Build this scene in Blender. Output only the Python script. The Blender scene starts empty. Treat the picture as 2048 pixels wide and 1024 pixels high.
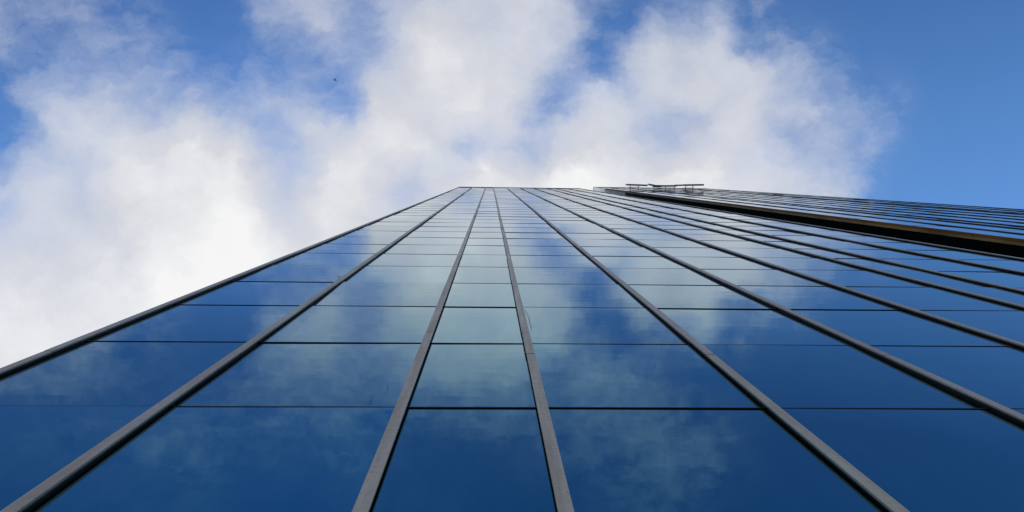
import bpy, bmesh, math, random
from mathutils import Vector, Matrix
random.seed(11)
S = bpy.context.scene
C = S.collection

# ------------------------------------------------------------------ helpers
def obj(name, bm, mat, parent=None):
    me = bpy.data.meshes.new(name)
    bm.to_mesh(me); bm.free()
    for m in (mat if isinstance(mat, (list, tuple)) else [mat]):
        me.materials.append(m)
    o = bpy.data.objects.new(name, me)
    C.objects.link(o)
    if parent: o.parent = parent
    return o

def thing(name, label, cat, loc=(0, 0, 0), group=None):
    o = bpy.data.objects.new(name, None)
    o.empty_display_size = 1.0
    C.objects.link(o); o.location = loc
    o['label'] = label; o['category'] = cat
    if group: o['group'] = group
    return o

def box(bm, x0, x1, y0, y1, z0, z1, mi=0, M=None):
    vs = [bm.verts.new((x, y, z)) for z in (z0, z1) for y in (y0, y1) for x in (x0, x1)]
    if M is not None:
        for v in vs: v.co = M @ v.co
    for f in ((0, 2, 3, 1), (4, 5, 7, 6), (0, 1, 5, 4), (2, 6, 7, 3), (0, 4, 6, 2), (1, 3, 7, 5)):
        fc = bm.faces.new([vs[i] for i in f]); fc.material_index = mi
    return vs

def tube(bm, pts, r, n=6):
    rings = []
    for i, p in enumerate(pts):
        p = Vector(p)
        a = Vector(pts[max(i-1, 0)]); b = Vector(pts[min(i+1, len(pts)-1)])
        t = (b-a).normalized()
        s = t.cross(Vector((0, 1, 0)))
        if s.length < .05: s = t.cross(Vector((1, 0, 0)))
        s.normalize(); w = t.cross(s)
        rings.append([bm.verts.new(p + r*(math.cos(2*math.pi*k/n)*s + math.sin(2*math.pi*k/n)*w)) for k in range(n)])
    for a, b in zip(rings, rings[1:]):
        for k in range(n):
            bm.faces.new((a[k], a[(k+1) % n], b[(k+1) % n], b[k]))
    bm.faces.new(rings[0][::-1]); bm.faces.new(rings[-1])

class NT:
    def __init__(s, tree): s.t = tree; tree.nodes.clear()
    def n(s, typ, props=None, **ins):
        nd = s.t.nodes.new(typ)
        for k, v in (props or {}).items(): setattr(nd, k, v)
        for k, v in ins.items():
            key = int(k[1:]) if k[0] == '_' and k[1:].isdigit() else k.replace('_', ' ')
            if isinstance(v, bpy.types.NodeSocket): s.t.links.new(v, nd.inputs[key])
            else: nd.inputs[key].default_value = v
        return nd
    def m(s, op, a, b=0.0, c=0.0, clamp=False):
        return s.n('ShaderNodeMath', {'operation': op, 'use_clamp': clamp}, _0=a, _1=b, _2=c).outputs[0]
    def mr(s, v, a, b, c=0.0, d=1.0, kind='LINEAR'):
        nd = s.n('ShaderNodeMapRange', {'interpolation_type': kind}, Value=v)
        nd.inputs['From Min'].default_value = a; nd.inputs['From Max'].default_value = b
        nd.inputs['To Min'].default_value = c; nd.inputs['To Max'].default_value = d
        return nd.outputs[0]
    def mix(s, f, a, b, blend='MIX'):
        nd = s.n('ShaderNodeMix', {'data_type': 'RGBA', 'blend_type': blend})
        for i, v in ((0, f), (6, a), (7, b)):
            if isinstance(v, bpy.types.NodeSocket): s.t.links.new(v, nd.inputs[i])
            else: nd.inputs[i].default_value = v
        return nd.outputs[2]
    def link(s, a, b): s.t.links.new(a, b)

def material(name):
    m = bpy.data.materials.new(name); m.use_nodes = True
    t = NT(m.node_tree)
    out = t.n('ShaderNodeOutputMaterial')
    b = t.n('ShaderNodeBsdfPrincipled')
    t.link(b.outputs[0], out.inputs[0])
    return m, t, b

# ------------------------------------------------------------------ materials
def mat_glass():
    m, t, b = material('mirror_glass')
    b.inputs['Metallic'].default_value = 1.0
    b.inputs['Roughness'].default_value = GLASS_ROUGH
    oi = t.n('ShaderNodeTexCoord').outputs['Object']
    # faint dirt film: vertical runs and blotches change the tint a little
    mp = t.n('ShaderNodeMapping', Vector=oi); mp.inputs['Scale'].default_value = (3.0, 1.0, .35)
    d1 = t.n('ShaderNodeTexNoise', Vector=mp.outputs[0], Scale=1.6, Detail=6.0, Roughness=.62).outputs['Fac']
    f = t.mr(d1, .35, .7)
    col = t.mix(f, GLASS_A, GLASS_B)
    rnd = t.n('ShaderNodeObjectInfo').outputs['Random']
    k = t.mr(rnd, 0, 1, .93, 1.09)
    col = t.mix(1.0, col, t.n('ShaderNodeCombineXYZ', X=k, Y=k, Z=k).outputs[0], 'MULTIPLY')
    t.link(col, b.inputs['Base Color'])
    rg = t.mr(d1, .4, .75, GLASS_ROUGH, GLASS_ROUGH*1.9); t.link(rg, b.inputs['Roughness'])
    # roller-wave distortion of the panes
    mp2 = t.n('ShaderNodeMapping', Vector=oi); mp2.inputs['Scale'].default_value = (.55, 1.0, 1.0)
    w1 = t.n('ShaderNodeTexNoise', Vector=mp2.outputs[0], Scale=1.7, Detail=2.0, Roughness=.45).outputs['Fac']
    mp3 = t.n('ShaderNodeMapping', Vector=oi); mp3.inputs['Scale'].default_value = (.5, 1.0, 5.0)
    w2 = t.n('ShaderNodeTexNoise', Vector=mp3.outputs[0], Scale=1.4, Detail=2.0, Roughness=.5).outputs['Fac']
    h = t.m('ADD', t.m('MULTIPLY', w1, WAVE1), t.m('MULTIPLY', w2, WAVE2))
    bp = t.n('ShaderNodeBump', Strength=1.0, Distance=1.0, Height=h)
    t.link(bp.outputs[0], b.inputs['Normal'])
    return m

def mat_cap():
    m, t, b = material('weathered_aluminium_cap')
    oi = t.n('ShaderNodeTexCoord').outputs['Object']
    sx = t.n('ShaderNodeSeparateXYZ', Vector=oi)
    seg = t.n('ShaderNodeTexWhiteNoise', {'noise_dimensions': '2D'})
    cx = t.m('FLOOR', t.m('MULTIPLY', sx.outputs[0], 1.9))
    cz = t.m('FLOOR', t.m('DIVIDE', t.m('SUBTRACT', sx.outputs[2], SEG0), SEG))
    cb = t.n('ShaderNodeCombineXYZ', X=cx, Y=cz)
    t.link(cb.outputs[0], seg.inputs['Vector'])
    c0 = t.mix(seg.outputs['Value'], (.56, .515, .395, 1), (.50, .415, .36, 1))
    mp = t.n('ShaderNodeMapping', Vector=oi); mp.inputs['Scale'].default_value = (14.0, 8.0, .9)
    d = t.n('ShaderNodeTexNoise', Vector=mp.outputs[0], Scale=1.0, Detail=7.0, Roughness=.65).outputs['Fac']
    c1 = t.mix(t.mr(d, .3, .72), c0, (.31, .265, .215, 1))
    sp = t.n('ShaderNodeTexNoise', Vector=oi, Scale=16.0, Detail=3.0, Roughness=.6).outputs['Fac']
    c2 = t.mix(t.mr(sp, .71, .77), c1, (.10, .09, .08, 1))
    # crosswise creases and scuffs
    mpc = t.n('ShaderNodeMapping', Vector=oi); mpc.inputs['Scale'].default_value = (3.0, 1.0, 11.0)
    cn = t.n('ShaderNodeTexNoise', Vector=mpc.outputs[0], Scale=1.3, Detail=4.0, Roughness=.55).outputs['Fac']
    c2 = t.mix(t.mr(t.m('ABSOLUTE', t.m('SUBTRACT', cn, .5)), .0, .022, .26, 0.0), c2, (.16, .14, .125, 1))
    t.link(c2, b.inputs['Base Color'])
    b.inputs['Metallic'].default_value = .45
    t.link(t.mr(d, .3, .7, .36, .52), b.inputs['Roughness'])
    mpd = t.n('ShaderNodeMapping', Vector=oi); mpd.inputs['Scale'].default_value = (4.0, 1.0, 3.2)
    dn = t.n('ShaderNodeTexNoise', Vector=mpd.outputs[0], Scale=1.5, Detail=3.0, Roughness=.5).outputs['Fac']
    bp = t.n('ShaderNodeBump', Strength=.6, Distance=.014, Height=dn)
    t.link(bp.outputs[0], b.inputs['Normal'])
    return m

def simple(name, col, rough, metal=0.0, var=.3, scale=3.0, stretch=(1, 1, 1), spec=.5):
    m, t, b = material(name)
    oi = t.n('ShaderNodeTexCoord').outputs['Object']
    mp = t.n('ShaderNodeMapping', Vector=oi); mp.inputs['Scale'].default_value = stretch
    d = t.n('ShaderNodeTexNoise', Vector=mp.outputs[0], Scale=scale, Detail=6.0, Roughness=.6).outputs['Fac']
    lo = tuple(c*(1-var) for c in col) + (1,); hi = tuple(c*(1+var) for c in col) + (1,)
    t.link(t.mix(t.mr(d, .3, .7), lo, hi), b.inputs['Base Color'])
    b.inputs['Roughness'].default_value = rough
    b.inputs['Metallic'].default_value = metal
    b.inputs['Specular IOR Level'].default_value = spec
    return m

# ------------------------------------------------------------------ tuning
GLASS_A = (.092, .300, .358, 1); GLASS_B = (.130, .338, .382, 1); GLASS_ROUGH = .018
WAVE1, WAVE2 = .0018, .00017
PANE_TILT = .0028
D = 1.5                        # camera to glass, metres
EYE = 1.6
W, N = 1.0008*D, .5973*D
PAT = [W, W, N, W, W, W, W, N, W, W]
DZ = 1.1144*D
CAPW = .0237*D*2
PROT = .035
SEG = 4*DZ
SEG0 = EYE + 5.44
M_GLASS = mat_glass()
M_CAP = mat_cap()
M_STEM = simple('black_rubber_gasket', (.012, .012, .013), .6, spec=.2)
M_LIP = simple('bronze_lip', (.16, .14, .085), .45, .4, .3, 2.0, (1, 1, .3))
M_BACK = simple('dark_spandrel', (.010, .011, .016), .5, spec=.2)
M_CLAD = simple('dark_bronze_cladding', (.014, .013, .012), .75, 0, .3, .6, spec=.1)
M_TAN = simple('tan_bronze_trim', (.36, .235, .085), .8, 0, .45, 1.2, (2, 2, .5), spec=.1)
M_BROWN = simple('brown_bronze_trim', (.26, .125, .030), .8, 0, .45, 1.2, (2, 2, .5), spec=.1)
M_CAPD = simple('dark_cap', (.035, .033, .033), .5, .2)
M_SKYREFL = simple('painted_sky_reflection', (.50, .56, .58), .45)  # sky reflection of the side glass, put in as a pale colour
def greyer_up(m, z0, z1, col):
    # the trim colour turns greyer towards the upper storeys
    t = NT.__new__(NT); t.t = m.node_tree
    b = [n for n in t.t.nodes if n.type == 'BSDF_PRINCIPLED'][0]
    src = b.inputs['Base Color'].links[0].from_socket
    z = t.n('ShaderNodeSeparateXYZ', Vector=t.n('ShaderNodeTexCoord').outputs['Object']).outputs[2]
    t.link(t.mix(t.mr(z, z0, z1), src, col), b.inputs['Base Color'])
greyer_up(M_TAN, 24, 55, (.36, .33, .28, 1))
greyer_up(M_BROWN, 24, 55, (.17, .13, .10, 1))
M_COPING = simple('grey_coping', (.20, .19, .20), .5, .5)
M_SIGN = simple('grey_sign_metal', (.55, .55, .56), .45, .5)
M_PALE = simple('pale_sign_box', (.55, .62, .62), .5)
M_BIRD = simple('dark_plumage', (.02, .02, .022), .8)

# ------------------------------------------------------------------ camera
RX, RYd, RF = (0.999411, -0.01375, -0.031432), (0.00989, 0.992746, -0.119827), (0.032851, 0.119446, 0.992297)
cam = bpy.data.cameras.new('camera'); co = bpy.data.objects.new('camera', cam); C.objects.link(co)
X, Yc, Z = Vector(RX), -Vector(RYd), -Vector(RF)
co.matrix_world = Matrix(((X.x, Yc.x, Z.x, 0), (X.y, Yc.y, Z.y, 0), (X.z, Yc.z, Z.z, EYE), (0, 0, 0, 1)))
cam.sensor_width = 36.0; cam.lens = 36.0*1352.3/2048
cam.clip_start = .05; cam.clip_end = 5000
S.camera = co

def seen_area(x0, x1, y, z0, z1):
    # rough size of a pane in the photo, only used to choose which panes become parts of their own
    q = []
    for x, z in ((x0, z0), (x1, z0), (x1, z1), (x0, z1)):
        d = Vector((x, y, z-EYE)); w = d.dot(Vector(RF))
        if w < .2: return 0
        q.append((min(max(1024+1352*d.dot(Vector(RX))/w, 0), 2048), min(max(512+1352*d.dot(Vector(RYd))/w, 0), 1024)))
    return abs(sum(q[i][0]*q[(i+1) % 4][1]-q[(i+1) % 4][0]*q[i][1] for i in range(4)))/2

# ------------------------------------------------------------------ towers
def make_tower(root, x0, y_cap, ztop, first_row_z, corner, depth, PROT):
    """x0: centre of the first mullion; y_cap: face of the mullion caps; glass lies PROT behind it"""
    yg = y_cap + PROT
    xs = [x0]
    for w in PAT: xs.append(xs[-1]+w)
    lx = lambda x: x - root.location.x
    ly = lambda y: y - root.location.y
    R0, R1 = xs[0]-CAPW*.45, xs[-1]+CAPW*.45
    # body behind the glass
    bm = bmesh.new()
    box(bm, lx(R0+.012), lx(R1-.012), ly(yg+.022), ly(yg+depth), 0, ztop-.25)
    obj('wall', bm, [M_BACK], root)
    # side walls
    bm = bmesh.new()
    if corner:
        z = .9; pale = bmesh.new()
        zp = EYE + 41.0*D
        while z < ztop-.3:
            z1 = min(z+DZ, ztop-.28)
            if z < zp: box(bm, lx(R0-.03), lx(R0+.010), ly(yg+.115), ly(yg+depth-.05), z+.015, z1-.015)
            else: box(pale, lx(R0-.035), lx(R0+.010), ly(yg-.02), ly(yg+depth-.05), z+.03, z1-.03)  # upper rows: glazing with the reflected sky painted on
            z = z1
        o = obj('sky_reflection_panels', pale, [M_SKYREFL], root); o['label'] = 'top of the return wall, its sky reflection painted as pale blue grey panels'
        sg = obj('side_glazing', bm, [M_GLASS], root)
        sg['label'] = 'dark glazed return wall facing the other tower'
        bm = bmesh.new(); box(bm, lx(R0-.012), lx(R0+.0115), ly(yg+.112), ly(yg+depth-.04), 0, ztop-.27)
        obj('side_wall', bm, [M_BACK], root)
    else:
        bm.free()
        for a, b in ((R0-.03, R0+.010), (R1-.010, R1+.03)):
            bm2 = bmesh.new(); z = 0
            while z < ztop-.3:
                z1 = min(z+DZ*2, ztop-.28)
                box(bm2, lx(a), lx(b), ly(yg+.06), ly(yg+depth-.05), z+.01, z1-.01)
                z = z1
            obj('side_cladding', bm2, [M_CLAD], root)
    # plinth and coping
    bm = bmesh.new(); box(bm, lx(R0-.04), lx(R1+.04), ly(yg-.06), ly(yg+.018), 0, first_row_z-.03)
    obj('plinth', bm, [M_CLAD], root)
    bm = bmesh.new()
    box(bm, lx(R0-.05), lx(R1+.05), ly(y_cap-.012), ly(yg+depth+.05), ztop-.20, ztop)
    box(bm, lx(R0-.02), lx(R1+.02), ly(y_cap+.010), ly(yg+.03), ztop-.27, ztop-.20)
    obj('coping', bm, [M_COPING], root)
    # glass panes
    panes = []
    rows = []
    z = first_row_z
    while z < ztop-.3:
        rows.append((z, min(z+DZ, ztop-.26))); z += DZ
    for i in range(10):
        for (za, zb) in rows:
            if zb-za < .3: continue
            panes.append((seen_area(xs[i], xs[i+1], yg, za, zb), i, za, zb))
    panes.sort(key=lambda t: -t[0])
    rest = bmesh.new()
    for k, (a, i, za, zb) in enumerate(panes):
        hx, hz = (xs[i+1]-xs[i])/2-.012, (zb-za)/2-GAP
        cxp, czp = (xs[i]+xs[i+1])/2, (za+zb)/2
        rot = Matrix.Rotation(random.gauss(0, PANE_TILT), 4, 'X') @ Matrix.Rotation(random.gauss(0, PANE_TILT*.8), 4, 'Z')
        if k < 100:
            b2 = bmesh.new(); box(b2, -hx, hx, 0, .012, -hz, hz)
            o = obj('glass_panel', b2, [M_GLASS], root)
            o.matrix_local = Matrix.Translation((lx(cxp), ly(yg), czp)) @ rot
        else:
            box(rest, -hx, hx, 0, .012, -hz, hz, 0, Matrix.Translation((lx(cxp), ly(yg), czp)) @ rot)
    o = obj('small_glass_panels', rest, [M_GLASS], root); o['kind'] = 'stuff'
    # horizontal gasket lines
    for (za, zb) in rows[1:]:
        bm = bmesh.new()
        for i in range(10):
            dz = random.gauss(0, .0015)
            box(bm, lx(xs[i]+.014), lx(xs[i+1]-.014), ly(yg+(.002 if corner else -.0046)), ly(yg+.020), za-GAP*1.1+dz, za+GAP*1.1+dz)
        obj('transom', bm, [M_STEM], root)
    # mullions: black stem with a metal cover strip in four-storey-panel lengths
    for i, x in enumerate(xs):
        bm = bmesh.new()
        box(bm, lx(x-CAPW/2+.013), lx(x+CAPW/2-.013), ly(y_cap+.012), ly(yg+.021), .05, ztop-.272)
        st = obj('mullion', bm, [M_STEM], root)
        bm = bmesh.new(); lip = bmesh.new()
        z = SEG0-SEG
        zs = []
        while z < ztop-.3:
            zs.append((max(z, .1), min(z+SEG, ztop-.275))); z += SEG
        for (a, b) in zs:
            dx, dy = random.gauss(0, .0018), random.gauss(0, .0012)
            t = random.gauss(0, .0004)
            Mx = Matrix.Translation((0, 0, (a+b)/2)) @ Matrix.Rotation(t, 4, 'Y') @ Matrix.Translation((0, 0, -(a+b)/2))
            cuts = [(a+.005, a+.755), (a+.764, b-.005)] if (i in SPLICE and not corner and b-a > 2) else [(a+.005, b-.005)]
            for ca, cb in cuts:
                e = random.gauss(0, .0008)
                box(bm, lx(x-CAPW/2)+dx+e, lx(x+CAPW/2)+dx+e, ly(y_cap)+dy, ly(y_cap+.0105)+dy, ca, cb)
            for sgn in (-1, 1):
                xa = lx(x+sgn*(CAPW/2-.0045))+dx
                box(lip, xa-.003, xa+.003, ly(y_cap+.0108)+dy, ly(y_cap+.017)+dy, a+.004, b-.004)
        obj('cover_strip', bm, [M_CAPD if corner else M_CAP], st)
        obj('cover_lip', lip, [M_LIP], st)
    if corner:
        # two-tone corner trim on the side of the first mullion
        for nm, ya, yb, off, mt in (('corner_trim', -.016, .057, .002, M_BROWN), ('corner_trim', .064, .142, .006, M_TAN)):
            bm = bmesh.new()
            z = SEG0-SEG
            while z < ztop-.3:
                a, b = max(z, .1), min(z+SEG, ztop-9.0)
                if b <= a: break
                e = random.gauss(0, .001)
                box(bm, lx(x0-CAPW/2-.040-off)+e, lx(x0-CAPW/2-.006), ly(y_cap+ya), ly(y_cap+yb), a+.006, b-.006)
                z += SEG
            o = obj(nm, bm, [mt], root)
            o['label'] = 'dark brown outer trim strip' if mt is M_BROWN else 'tan inner trim strip'
    return xs, rows

GAP = .005
SPLICE = (2, 3)
HA = EYE + 51.97*D
rowA = EYE + 2.8173*D - 3*DZ
tA = thing('office_tower', 'blue mirror glass tower filling the foreground, seen from its foot with grey mullions', 'building',
           (-2.3685*D, D, 0), 'twin mirror glass towers')
xsA, rowsA = make_tower(tA, -2.3685*D, D-.036, HA, rowA, False, 24.0, PROT)
HB = EYE + 55.0*D
nB = int((HB-.9-.26)/DZ)
tB = thing('office_tower', 'second mirror glass tower at right with brown corner trim, seen at a steep angle', 'building',
           (8.40*D, .91*D, 0), 'twin mirror glass towers')
xsB, rowsB = make_tower(tB, 8.40*D, .905*D, HB, HB-.26-nB*DZ, True, 24.0, .026)

# loose sealant strip dangling beside a mullion, and hairline cracks in two panes
def on_glass(px, py):
    d = (px-1024)/1352.3*Vector(RX) + (py-512)/1352.3*Vector(RYd) + Vector(RF)
    k = (D-.0085)/d.y
    return Vector((d.x*k-tA.location.x, d.y*k-tA.location.y, EYE+d.z*k))
bm = bmesh.new()
pts = [on_glass(*q) for q in ((1049.5, 619), (1054, 626), (1058, 634), (1059, 643), (1062, 651), (1062.5, 659))]
for i, q in enumerate(pts): q.y -= .006*math.sin(math.pi*i/5)+.002
tube(bm, pts, .0015)
obj('loose_sealant', bm, [M_STEM], tA)
for line in (((776, 767), (774.6, 772), (776.5, 777), (775, 781)), ((747, 788), (744, 794), (743.4, 800), (739.5, 809))):
    bm = bmesh.new(); tube(bm, [on_glass(*q)+Vector((0, .0012, 0)) for q in line], .0006)
    obj('hairline_crack', bm, [M_STEM], tA)

# ------------------------------------------------------------------ bar rigs held off the right tower
def rig(label, bars, legs, z=EYE+78.0, h=.9):
    cx = sum(b[0][0]+b[-1][0] for b, _, _ in bars)/(2*len(bars))
    t = thing('rooftop_rig', label, 'rig', (cx, 1.33, z), 'bar rigs held off the right tower near its roof')
    for path, th, mt in bars:
        bm = bmesh.new()
        for (xa, ya), (xb, yb) in zip(path, path[1:]):
            d = Vector((xb-xa, yb-ya, 0)); L = d.length
            M = Matrix.Translation((xa-cx, ya-1.33, 0)) @ Matrix.Rotation(math.atan2(d.y, d.x), 4, 'Z')
            box(bm, -.01, L+.01, -th/2, th/2, 0, h, 0, M)
        obj('bar', bm, [mt], t)
    for x, y0 in legs:
        bm = bmesh.new()
        box(bm, x-.028-cx, x+.028-cx, y0-1.33, 1.41-1.33, .12, .19)
        box(bm, x-.10-cx, x+.10-cx, 1.392-1.33, 1.412-1.33, .02, .30)
        obj('bracket', bm, [M_STEM], t)
    bm = bmesh.new(); xa, xb = legs[0][0]-.25, legs[-1][0]+.25
    box(bm, xa-cx, xb-cx, 1.20-1.33, 1.235-1.33, .20, .245)
    obj('rail', bm, [M_SIGN], t)
    return t
rig('short straight bar rig on two brackets, nearest the corner of the right tower',
     [(((15.75, .97), (18.13, 1.02)), .19, M_SIGN)], [(16.17, 1.03), (17.10, 1.05)])
rig('middle bar rig with a bent bar and a pale box at its end',
     [(((18.36, .91), (19.12, 1.05), (20.2, 1.06), (21.5, 1.03)), .19, M_SIGN), (((21.53, .97), (22.12, .96)), .17, M_PALE),
      (((18.95, 1.15), (19.75, 1.17)), .08, M_STEM)],
     [(18.95, 1.2), (20.30, 1.12), (21.30, 1.09)])
rig('long straight bar rig on two brackets, furthest from the corner of the right tower',
     [(((22.33, .94), (24.71, .87)), .19, M_SIGN)], [(22.64, .99), (23.46, .97)])

# ------------------------------------------------------------------ bird
def bird():
    me = bpy.data.meshes.new('bird'); bm = bmesh.new()
    nodes = [((0, 0, 0), .034), ((0, .07, .004), .026), ((0, .105, .01), .022), ((0, .135, .008), .007),
             ((0, -.07, .0), .024), ((0, -.13, .002), .014), ((0, -.19, .002), .020),
             ((.09, .03, .018), .022), ((.17, .015, .03), .017), ((.25, -.03, .02), .006),
             ((-.09, .03, .018), .022), ((-.17, .015, .03), .017), ((-.25, -.03, .02), .006)]
    vs = [bm.verts.new(c) for c, _ in nodes]
    for a, b in ((0, 1), (1, 2), (2, 3), (0, 4), (4, 5), (5, 6), (0, 7), (7, 8), (8, 9), (0, 10), (10, 11), (11, 12)):
        bm.edges.new((vs[a], vs[b]))
    bm.to_mesh(me); bm.free()
    o = bpy.data.objects.new('bird', me); C.objects.link(o)
    me.materials.append(M_BIRD)
    sk = o.modifiers.new('skin', 'SKIN'); sub = o.modifiers.new('sub', 'SUBSURF'); sub.levels = sub.render_levels = 2
    for i, (c, r) in enumerate(nodes):
        flat = .45 if i >= 7 or i == 6 else 1.0
        me.skin_vertices[0].data[i].radius = (r, r*flat)
    me.skin_vertices[0].data[0].use_root = True
    o.location = (-20.18, -11.84, EYE+90)
    o.rotation_euler = (0, .25, math.radians(30)); o.scale = (1.6, 1.6, 1.6)
    o['label'] = 'tiny black bird flying with spread wings in a blue gap of the clouds'; o['category'] = 'bird'
bird()

# ------------------------------------------------------------------ ground
def ground_mat(name, c, sc):
    m, t, b = material(name)
    oi = t.n('ShaderNodeTexCoord').outputs['Object']
    br = t.n('ShaderNodeTexBrick', {'offset': .5}, Vector=oi, Scale=sc)
    br.inputs['Color1'].default_value = c + (1,); br.inputs['Color2'].default_value = tuple(k*.85 for k in c) + (1,)
    br.inputs['Mortar'].default_value = tuple(k*.4 for k in c) + (1,); br.inputs['Mortar Size'].default_value = .012
    nz = t.n('ShaderNodeTexNoise', Vector=oi, Scale=2.5, Detail=6.0).outputs['Fac']
    t.link(t.mix(t.mr(nz, .3, .7, .0, .35), br.outputs['Color'], (.09, .085, .08, 1)), b.inputs['Base Color'])
    b.inputs['Roughness'].default_value = .85
    return m
bm = bmesh.new(); bmesh.ops.create_grid(bm, x_segments=4, y_segments=4, size=1500)
g = obj('ground', bm, [simple('asphalt', (.05, .05, .052), .9, 0, .3, 1.0)]); g.location.z = -.12; g['kind'] = 'structure'
bm = bmesh.new(); box(bm, -25, 45, -14, 30, -.119, -.004)
g = obj('pavement', bm, [ground_mat('paving_slabs', (.24, .23, .215), 1.2)]); g['kind'] = 'structure'

# ------------------------------------------------------------------ sky
SUN = Vector((-.62, .55, 1.0)).normalized()
el = math.asin(SUN.z); az = math.atan2(SUN.x, SUN.y)
sl = bpy.data.lights.new('sun', 'SUN'); so = bpy.data.objects.new('sun', sl); C.objects.link(so)
sl.energy = 2.5; sl.angle = math.radians(1.0); sl.color = (1.0, .95, .87)
so.rotation_euler = SUN.to_track_quat('Z', 'Y').to_euler()
so.location = SUN*300

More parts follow.
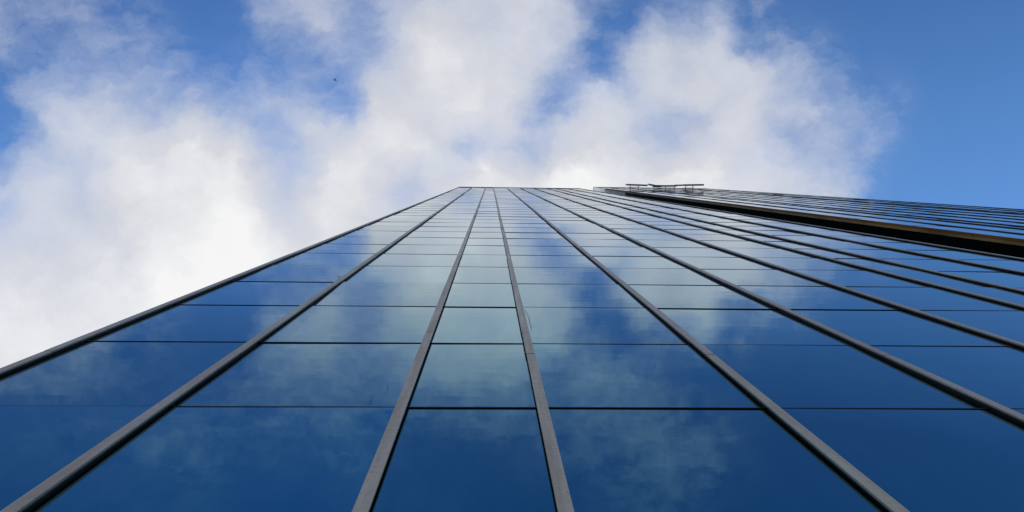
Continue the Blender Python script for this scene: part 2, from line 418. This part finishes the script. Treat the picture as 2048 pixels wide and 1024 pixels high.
CLOUDS = [  # opening rows are unseen clouds added to light the mullion caps
    (-1.300, "7.0 7.0 7.0 7.0 7.0 7.0 7.0 7.0 7.0 7.0 7.0 7.0 7.0 7.0 7.0 7.0 7.0 7.0 7.0 7.0 7.0 7.0 7.0 7.0 7.0 7.0 7.0 7.0 7.0 7.0 7.0 7.0 7.0 7.0 7.0 7.0 7.0 7.0 7.0 7.0 7.0 7.0 7.0 7.0 7.0 7.0 7.0 7.0 7.0 7.0 7.0 7.0 7.0 7.0 7.0"),
    (-0.900, "6.5 6.8 7.1 7.4 7.7 6.5 6.8 7.1 7.4 7.7 6.5 6.8 7.1 7.4 7.7 6.5 6.8 7.1 7.4 7.7 6.5 6.8 7.1 7.4 7.7 6.5 6.8 7.1 7.4 7.7 6.5 6.8 7.1 7.4 7.7 6.5 6.8 7.1 7.4 7.7 6.5 6.8 7.1 7.4 7.7 6.5 6.8 7.1 7.4 7.7 6.5 6.8 7.1 7.4 7.7"),
    (-0.660, "3.5 4.3 5.1 3.9 4.7 3.5 4.3 5.1 3.9 4.7 3.5 4.3 5.1 3.9 4.7 3.5 4.3 5.1 3.9 4.7 3.5 4.3 5.1 3.9 4.7 3.5 4.3 5.1 3.9 4.7 3.5 4.3 5.1 3.9 4.7 3.5 4.3 5.1 3.9 4.7 3.5 4.3 5.1 3.9 4.7 3.5 4.3 5.1 3.9 4.7 3.5 4.3 5.1 3.9 4.7"),
    (-0.580, "1.0 1.0 1.0 1.0 1.0 1.0 1.0 1.0 1.0 1.0 1.0 1.0 1.0 1.0 1.0 1.0 1.0 1.0 1.0 1.0 1.0 1.0 1.0 1.0 1.0 1.0 1.0 1.0 1.0 1.0 1.0 1.0 1.0 1.0 1.0 1.0 1.0 1.0 1.0 1.0 1.0 1.0 1.0 1.0 1.0 1.0 1.0 1.0 1.0 1.0 1.0 1.0 1.0 1.0 1.0"),
    (-0.520, ".0 .0 .0 .0 .0 .0 .1 .6 1.0 1.0 1.0 1.0 .8 .3 .0 .0 .0 .0 .2 .7 1.0 1.0 1.0 1.0 .8 .2 .0 .0 .0 .0 .3 .8 1.0 1.0 1.3 1.8 1.7 1.2 .7 .1 .0 .0 .0 .0 .0 .0 .0 .0 .0 .0 .0 .0 .0 .0 .0"),
    (-0.460, "1.0 1.0 1.0 1.0 1.0 1.0 1.0 1.2 1.3 1.5 1.6 1.8 1.8 1.6 1.3 1.1 1.1 1.2 1.3 1.4 1.3 1.1 .9 .6 .4 .5 .6 .9 1.0 1.0 1.2 1.6 2.0 2.3 2.5 2.7 2.6 2.3 1.8 1.2 .6 .1 .0 .0 .0 .0 .0 .0 .0 .0 .0 .0 .0 .0 .0"),
    (-0.410, "1.0 1.0 1.0 1.2 1.3 1.4 1.5 1.6 1.7 1.9 2.0 2.0 1.9 1.6 1.4 1.5 1.6 1.8 2.0 2.0 1.8 1.4 1.1 .8 .7 .9 1.1 1.2 1.3 1.5 1.9 2.6 2.8 2.8 2.9 3.0 2.9 2.8 2.2 1.4 .8 .2 .0 .0 .0 .0 .0 .0 .0 .0 .0 .0 .0 .0 .0"),
    (-0.356, "1.0 1.0 1.0 1.0 1.0 1.0 1.0 1.0 1.0 1.0 1.1 1.3 1.6 1.8 2.2 2.7 3.0 3.0 3.0 3.0 2.9 2.7 2.5 2.3 2.5 3.1 3.4 3.4 3.1 2.6 2.7 3.3 3.7 3.9 3.8 3.4 2.9 2.2 1.7 1.1 .6 .1 .0 .0 .0 .0 .0 .0 .0 .0 .0 .0 .0 .0 .0"),
    (-0.303, "3.0 3.0 3.0 3.0 3.0 3.0 2.9 2.4 1.9 1.4 1.0 1.0 1.2 1.7 2.4 3.4 4.0 4.0 3.8 3.3 3.4 4.5 5.2 5.7 6.0 6.0 5.7 5.2 4.4 3.4 3.6 4.6 4.4 3.4 2.4 1.3 .7 .2 .0 .0 .0 .0 .0 .0 .0 .0 .0 .0 .0 .0 .0 .0 .0 .0 .0"),
    (-0.247, "4.3 4.3 4.3 4.3 3.4 3.3 3.8 3.8 1.6 1.6 1.6 1.0 .5 .5 .9 4.1 5.0 6.0 5.9 4.8 4.4 5.7 6.2 6.5 6.5 6.7 7.0 7.3 7.1 6.5 4.8 2.4 2.0 .9 3.0 3.0 3.0 3.9 2.6 3.2 .9 .5 .3 .2 .0 .0 .0 .0 .0 .0 .0 .0 .0 .0 .0"),
    (-0.216, "4.3 4.3 4.3 4.3 3.2 3.2 3.7 3.6 2.0 2.0 1.8 .9 .5 .6 1.2 3.8 4.8 5.4 5.9 4.8 4.5 5.8 6.8 7.3 7.1 6.9 7.1 7.3 7.1 6.6 5.4 2.2 .9 3.3 4.7 5.0 4.7 5.6 1.7 3.0 1.8 1.0 .9 .5 .2 .0 .0 .0 .0 .0 .0 .0 .0 .0 .0"),
    (-0.186, "4.2 4.2 4.2 4.2 2.2 2.4 2.9 3.7 3.6 3.3 2.4 1.7 .9 .6 1.3 2.3 2.9 3.6 4.9 4.6 4.3 5.7 7.3 8.3 8.0 7.5 7.4 7.4 7.1 6.6 4.5 1.2 2.8 5.4 6.7 6.4 6.6 6.9 4.8 3.0 3.5 3.0 2.0 1.5 .2 .1 .0 .0 .0 .0 .0 .0 .0 .0 .0"),
    (-0.156, "3.3 3.2 3.2 3.1 2.2 2.7 3.1 3.8 3.9 3.3 3.3 3.2 2.1 1.1 1.6 2.3 2.2 3.4 3.8 4.6 5.0 6.1 7.4 8.4 8.3 7.9 7.9 7.6 6.6 5.8 4.4 2.3 3.6 5.9 7.1 7.0 7.2 7.3 7.2 6.8 5.4 5.0 3.1 2.6 1.0 .8 .6 .2 .0 .0 .0 .0 .0 .0 .0"),
    (-0.126, "1.2 1.2 1.2 1.5 3.7 4.8 4.6 4.7 4.8 4.5 4.6 3.7 3.2 2.6 3.1 4.0 3.4 4.4 3.7 3.9 6.7 7.1 7.4 8.1 8.2 8.2 8.0 7.5 6.2 3.7 4.8 6.0 5.8 6.0 7.1 7.4 7.3 7.2 7.2 7.2 6.1 5.4 3.8 3.3 2.0 1.4 1.4 .6 .0 .0 .0 .0 .0 .0 .0"),
    (-0.096, ".5 .5 .5 1.0 3.7 5.6 5.7 5.8 5.7 5.4 5.4 5.3 4.8 4.1 3.8 5.1 5.2 5.5 4.4 3.9 7.7 7.9 8.0 7.9 8.1 8.3 7.9 7.4 5.6 3.4 5.2 6.9 7.3 6.9 6.2 5.8 6.1 7.1 7.4 7.0 6.5 5.9 5.5 4.5 4.5 3.0 2.7 1.0 .1 .0 .0 .0 .0 .0 .0"),
    (-0.066, ".7 .8 .8 1.1 3.2 6.1 6.8 6.9 6.7 6.6 6.2 7.1 7.0 6.0 5.8 5.2 5.4 6.8 6.5 6.5 7.9 8.3 8.2 7.7 7.7 7.2 6.9 7.1 5.7 5.9 7.1 7.4 7.5 7.0 5.9 5.9 6.5 7.3 7.8 7.5 5.9 4.8 5.4 5.3 3.9 4.0 2.0 .5 .1 .0 .0 .0 .0 .0 .0"),
    (-0.036, "1.7 1.7 1.7 2.1 3.9 6.0 7.0 7.2 7.6 7.9 7.8 8.2 8.2 7.3 7.3 6.3 5.3 6.3 7.5 7.9 8.1 8.3 8.2 8.0 6.8 5.4 6.5 6.4 5.9 7.0 7.7 8.0 8.0 7.9 7.3 7.0 7.4 7.9 7.4 7.1 6.3 5.6 5.7 5.7 4.6 3.1 1.2 .3 .0 .0 .0 .0 .0 .0 .0"),
    (-0.006, "3.3 3.4 3.4 4.2 5.5 6.4 6.6 6.9 7.9 8.3 8.2 8.3 8.3 8.3 8.2 6.9 6.3 6.6 8.1 8.4 8.2 7.7 7.2 7.6 7.3 7.5 8.5 7.9 7.9 8.6 8.8 8.8 8.4 8.2 8.2 8.4 8.4 8.3 7.6 7.3 7.2 6.6 5.9 5.8 4.9 2.2 .4 .0 .0 .0 .0 .0 .0 .0 .0"),
    (0.030, "4.7 4.7 4.7 5.4 6.5 7.0 6.8 7.2 7.9 8.3 8.3 8.4 8.5 8.7 8.6 7.8 6.8 7.8 8.4 8.4 8.3 7.5 6.5 7.2 8.0 8.2 8.5 8.7 8.9 9.0 9.0 8.9 8.7 8.5 8.5 8.5 8.4 8.3 8.1 7.9 7.6 7.2 6.7 6.1 4.8 2.1 .2 .0 .0 .0 .0 .0 .0 .0 .0"),
    (0.075, "5.8 5.8 5.8 6.4 7.1 7.3 7.2 7.5 8.0 8.2 8.4 8.5 8.7 9.0 8.9 8.4 7.7 7.7 8.3 8.3 8.0 7.6 7.0 7.5 8.0 8.2 8.5 8.7 8.9 9.0 9.0 8.9 8.7 8.5 8.5 8.5 8.4 8.3 8.1 7.9 7.6 7.2 6.4 5.4 3.9 1.7 .2 .0 .0 .0 .0 .0 .0 .0 .0"),
    (0.126, "7.3 7.3 7.3 7.4 7.5 7.6 7.9 8.0 8.0 8.1 8.5 8.8 9.0 9.1 9.0 8.7 8.4 8.2 8.3 8.2 8.0 8.0 8.0 8.0 8.0 8.2 8.5 8.7 8.9 9.0 9.0 8.9 8.7 8.5 8.5 8.5 8.5 8.4 8.2 7.9 7.4 6.6 5.6 4.2 2.3 .7 .0 .0 .0 .0 .0 .0 .0 .0 .0"),
    (0.186, "8.2 8.2 8.2 8.2 8.2 8.2 8.3 8.4 8.5 8.7 9.0 9.0 9.1 9.1 9.1 8.9 8.6 8.4 8.4 8.2 8.0 8.0 8.0 8.0 8.0 8.2 8.5 8.6 8.6 8.6 8.6 8.6 8.5 8.5 8.5 8.5 8.5 8.4 8.2 7.7 6.7 5.7 4.5 2.6 .8 .0 .0 .0 .0 .0 .0 .0 .0 .0 .0"),
    (0.290, "8.6 8.6 8.6 8.6 8.6 8.6 8.6 8.6 8.8 9.0 9.0 9.0 9.0 9.0 9.0 8.9 8.6 8.5 8.4 8.2 8.0 8.0 8.0 8.0 8.0 8.2 8.5 8.6 8.6 8.6 8.6 8.6 8.5 8.5 8.5 8.5 8.5 8.4 8.3 7.9 6.9 6.0 5.0 3.1 1.2 .1 .0 .0 .0 .0 .0 .0 .0 .0 .0"),
]
AMP1, AMP2 = 4.2, 2.6
SKY_TINT, SKY_TINT2 = (.62, 1.06, 1.55, 1), (1.65, 2.40, 2.85, 1)
wd = bpy.data.worlds.new('World'); S.world = wd; wd.use_nodes = True
t = NT(wd.node_tree)
out = t.n('ShaderNodeOutputWorld'); bg = t.n('ShaderNodeBackground'); t.link(bg.outputs[0], out.inputs[0])
SKY_K = .10
bg.inputs['Strength'].default_value = SKY_K
sky = t.n('ShaderNodeTexSky', {'sky_type': 'NISHITA'})
sky.sun_disc = False; sky.sun_elevation = el; sky.sun_rotation = az
sky.air_density = 1.0; sky.dust_density = 0.0; sky.ozone_density = 2.0
dirv = t.n('ShaderNodeTexCoord').outputs['Generated']
sep = t.n('ShaderNodeSeparateXYZ', Vector=dirv)
zc = t.m('MAXIMUM', sep.outputs[2], .10)
u0 = t.m('DIVIDE', sep.outputs[0], zc); v0 = t.m('DIVIDE', sep.outputs[1], zc)
uv = t.n('ShaderNodeCombineXYZ', X=u0, Y=v0).outputs[0]
# wind-torn edges: bend the coordinates of the cloud sheet with two sizes of noise
wa = t.n('ShaderNodeTexNoise', Vector=uv, Scale=7.0, Detail=3.0, Roughness=.55).outputs['Color']
wb = t.n('ShaderNodeTexNoise', Vector=uv, Scale=26.0, Detail=4.0, Roughness=.6).outputs['Color']
def centred(c, k):
    a = t.n('ShaderNodeVectorMath', {'operation': 'SUBTRACT'}, _0=c, _1=(.5, .5, .5)).outputs[0]
    return t.n('ShaderNodeVectorMath', {'operation': 'MULTIPLY'}, _0=a, _1=(k, k, 0)).outputs[0]
wc = t.n('ShaderNodeTexNoise', Vector=uv, Scale=75.0, Detail=4.0, Roughness=.6).outputs['Color']
wv = t.n('ShaderNodeVectorMath', {'operation': 'ADD'}, _0=centred(wa, .050), _1=centred(wb, .034)).outputs[0]
wv = t.n('ShaderNodeVectorMath', {'operation': 'ADD'}, _0=wv, _1=centred(wc, .014)).outputs[0]
uvw = t.n('ShaderNodeVectorMath', {'operation': 'ADD'}, _0=uv, _1=wv).outputs[0]
sw = t.n('ShaderNodeSeparateXYZ', Vector=uvw)
U, V = sw.outputs[0], sw.outputs[1]
def ramp(vals, fac):
    cr = t.n('ShaderNodeValToRGB', Fac=fac)
    r = cr.color_ramp; r.interpolation = 'CARDINAL'
    for j, c in enumerate(vals):
        if j == 0: e = r.elements[0]; e.position = 0.0
        elif j == len(vals)-1: e = r.elements[-1]; e.position = 1.0
        else: e = r.elements.new(j/(len(vals)-1))
        e.color = (c/10, c/10, c/10, 1)
    return cr.outputs['Color']
ul, ur = t.mr(U, -.78, .0), t.mr(U, .0, .84)
side = t.m('GREATER_THAN', U, 0.0)
acc = None; pv = None
for v, row in CLOUDS:
    vals = [float(c) for c in row.split()]
    col = t.mix(side, ramp(vals[:27], ul), ramp(vals[26:], ur))
    acc = col if acc is None else t.mix(t.mr(V, pv, v), acc, col)
    pv = v
cov = t.m('MULTIPLY', t.n('ShaderNodeSeparateColor', Color=acc).outputs[0], 10.0)
# steeper edges between cloud and clear sky
cs = t.n('ShaderNodeValToRGB', Fac=t.m('DIVIDE', cov, 10.0)); r = cs.color_ramp
for p, a in ((0, 0), (.1, .055), (.25, .19), (.45, .425), (.6, .605), (.7, .715), (.8, .805), (.9, .9), (1, 1)):
    e = r.elements[0] if p == 0 else (r.elements[-1] if p == 1 else r.elements.new(p)); e.position = p; e.color = (a, a, a, 1)
cov = t.m('MULTIPLY', cs.outputs['Color'], 10.0)
# billows at three scales, combed a little towards the lower left
mp = t.n('ShaderNodeMapping', Vector=uvw); mp.inputs['Rotation'].default_value = (0, 0, math.radians(38)); mp.inputs['Scale'].default_value = (1.0, 1.35, 1.0)
n1 = t.n('ShaderNodeTexNoise', Vector=mp.outputs[0], Scale=9.0, Detail=9.0, Roughness=.54, Lacunarity=2.1).outputs['Fac']
n2 = t.n('ShaderNodeTexNoise', Vector=mp.outputs[0], Scale=30.0, Detail=8.0, Roughness=.60).outputs['Fac']
# thin torn wisps combed along the wind, only where the cloud is thin
mpw = t.n('ShaderNodeMapping', Vector=uvw); mpw.inputs['Rotation'].default_value = (0, 0, math.radians(52)); mpw.inputs['Scale'].default_value = (1.0, 2.1, 1.0)
n4 = t.n('ShaderNodeTexNoise', Vector=mpw.outputs[0], Scale=22.0, Detail=9.0, Roughness=.66).outputs['Fac']
wisp = t.m('MULTIPLY', t.m('SUBTRACT', n4, .5), t.mr(cov, 3.0, 7.0, 6.0, .8))
det = t.m('ADD', wisp, t.m('ADD', t.m('MULTIPLY', t.m('SUBTRACT', n1, .5), AMP1), t.m('MULTIPLY', t.m('SUBTRACT', n2, .5), AMP2)))
amp = t.mr(cov, .1, 1.4, 0.0, 1.0, 'SMOOTHSTEP')
amp = t.m('MULTIPLY', amp, t.mr(cov, 4.5, 8.3, 1.0, .22))
cov2 = t.m('ADD', cov, t.m('MULTIPLY', det, amp), 0.0)
covn = t.m('DIVIDE', cov2, 9.0, clamp=True)
al = t.n('ShaderNodeValToRGB', Fac=covn); r = al.color_ramp; r.interpolation = 'LINEAR'
for p, a in ((0, 0), (.11, .055), (.22, .15), (.33, .25), (.44, .36), (.56, .50), (.67, .68), (.78, .85), (.88, .95), (1, 1)):
    e = r.elements[0] if p == 0 else (r.elements[-1] if p == 1 else r.elements.new(p)); e.position = p; e.color = (a, a, a, 1)
cc = t.n('ShaderNodeValToRGB', Fac=covn); r = cc.color_ramp
K = 1/SKY_K
for p, c in ((0, (.60, .66, .78)), (.5, (.62, .665, .77)), (.75, (.65, .68, .76)), (.89, (.72, .73, .78)), (1, (.92, .925, .92))):
    e = r.elements[0] if p == 0 else (r.elements[-1] if p == 1 else r.elements.new(p)); e.position = p; e.color = (*c, 1)
# soft light and dark folds inside the cloud bank
n3 = t.n('ShaderNodeTexNoise', Vector=mp.outputs[0], Scale=6.5, Detail=7.0, Roughness=.58).outputs['Fac']
fold = t.mr(n3, .3, .72, .90, 1.05)
fold = t.m('ADD', t.m('MULTIPLY', fold, t.mr(cov, 8.3, 9.0, 1.0, .2)), t.mr(cov, 8.3, 9.0, 0.0, .8))
K = t.m('MULTIPLY', fold, K)
ccs = t.n('ShaderNodeVectorMath', {'operation': 'SCALE'}, _0=cc.outputs['Color']); t.link(K, ccs.inputs['Scale'])
high = t.mr(sep.outputs[2], .02, .2, kind='SMOOTHSTEP')
fac = t.m('MULTIPLY', al.outputs['Color'], high)
# the blue pales from overhead towards the clear right-hand side of the sky
grad = t.m('ADD', t.m('ADD', t.m('MULTIPLY', u0, .29), t.m('MULTIPLY', v0, 2.2)), .69, clamp=True)
skyc = t.mix(1.0, sky.outputs[0], t.mix(grad, SKY_TINT, SKY_TINT2), 'MULTIPLY')
dk = t.mr(u0, -.85, -.2, .68, 1.0)
skyc = t.mix(1.0, skyc, t.n('ShaderNodeCombineXYZ', X=dk, Y=dk, Z=dk).outputs[0], 'MULTIPLY')
t.link(t.mix(fac, skyc, ccs.outputs[0]), bg.inputs['Color'])

S.view_settings.view_transform = 'Standard'; S.view_settings.look = 'None'
S.view_settings.exposure = 0.0; S.view_settings.gamma = 1.0
S.render.engine = 'CYCLES'
S.cycles.max_bounces = 8; S.cycles.glossy_bounces = 6
S.cycles.use_denoising = True
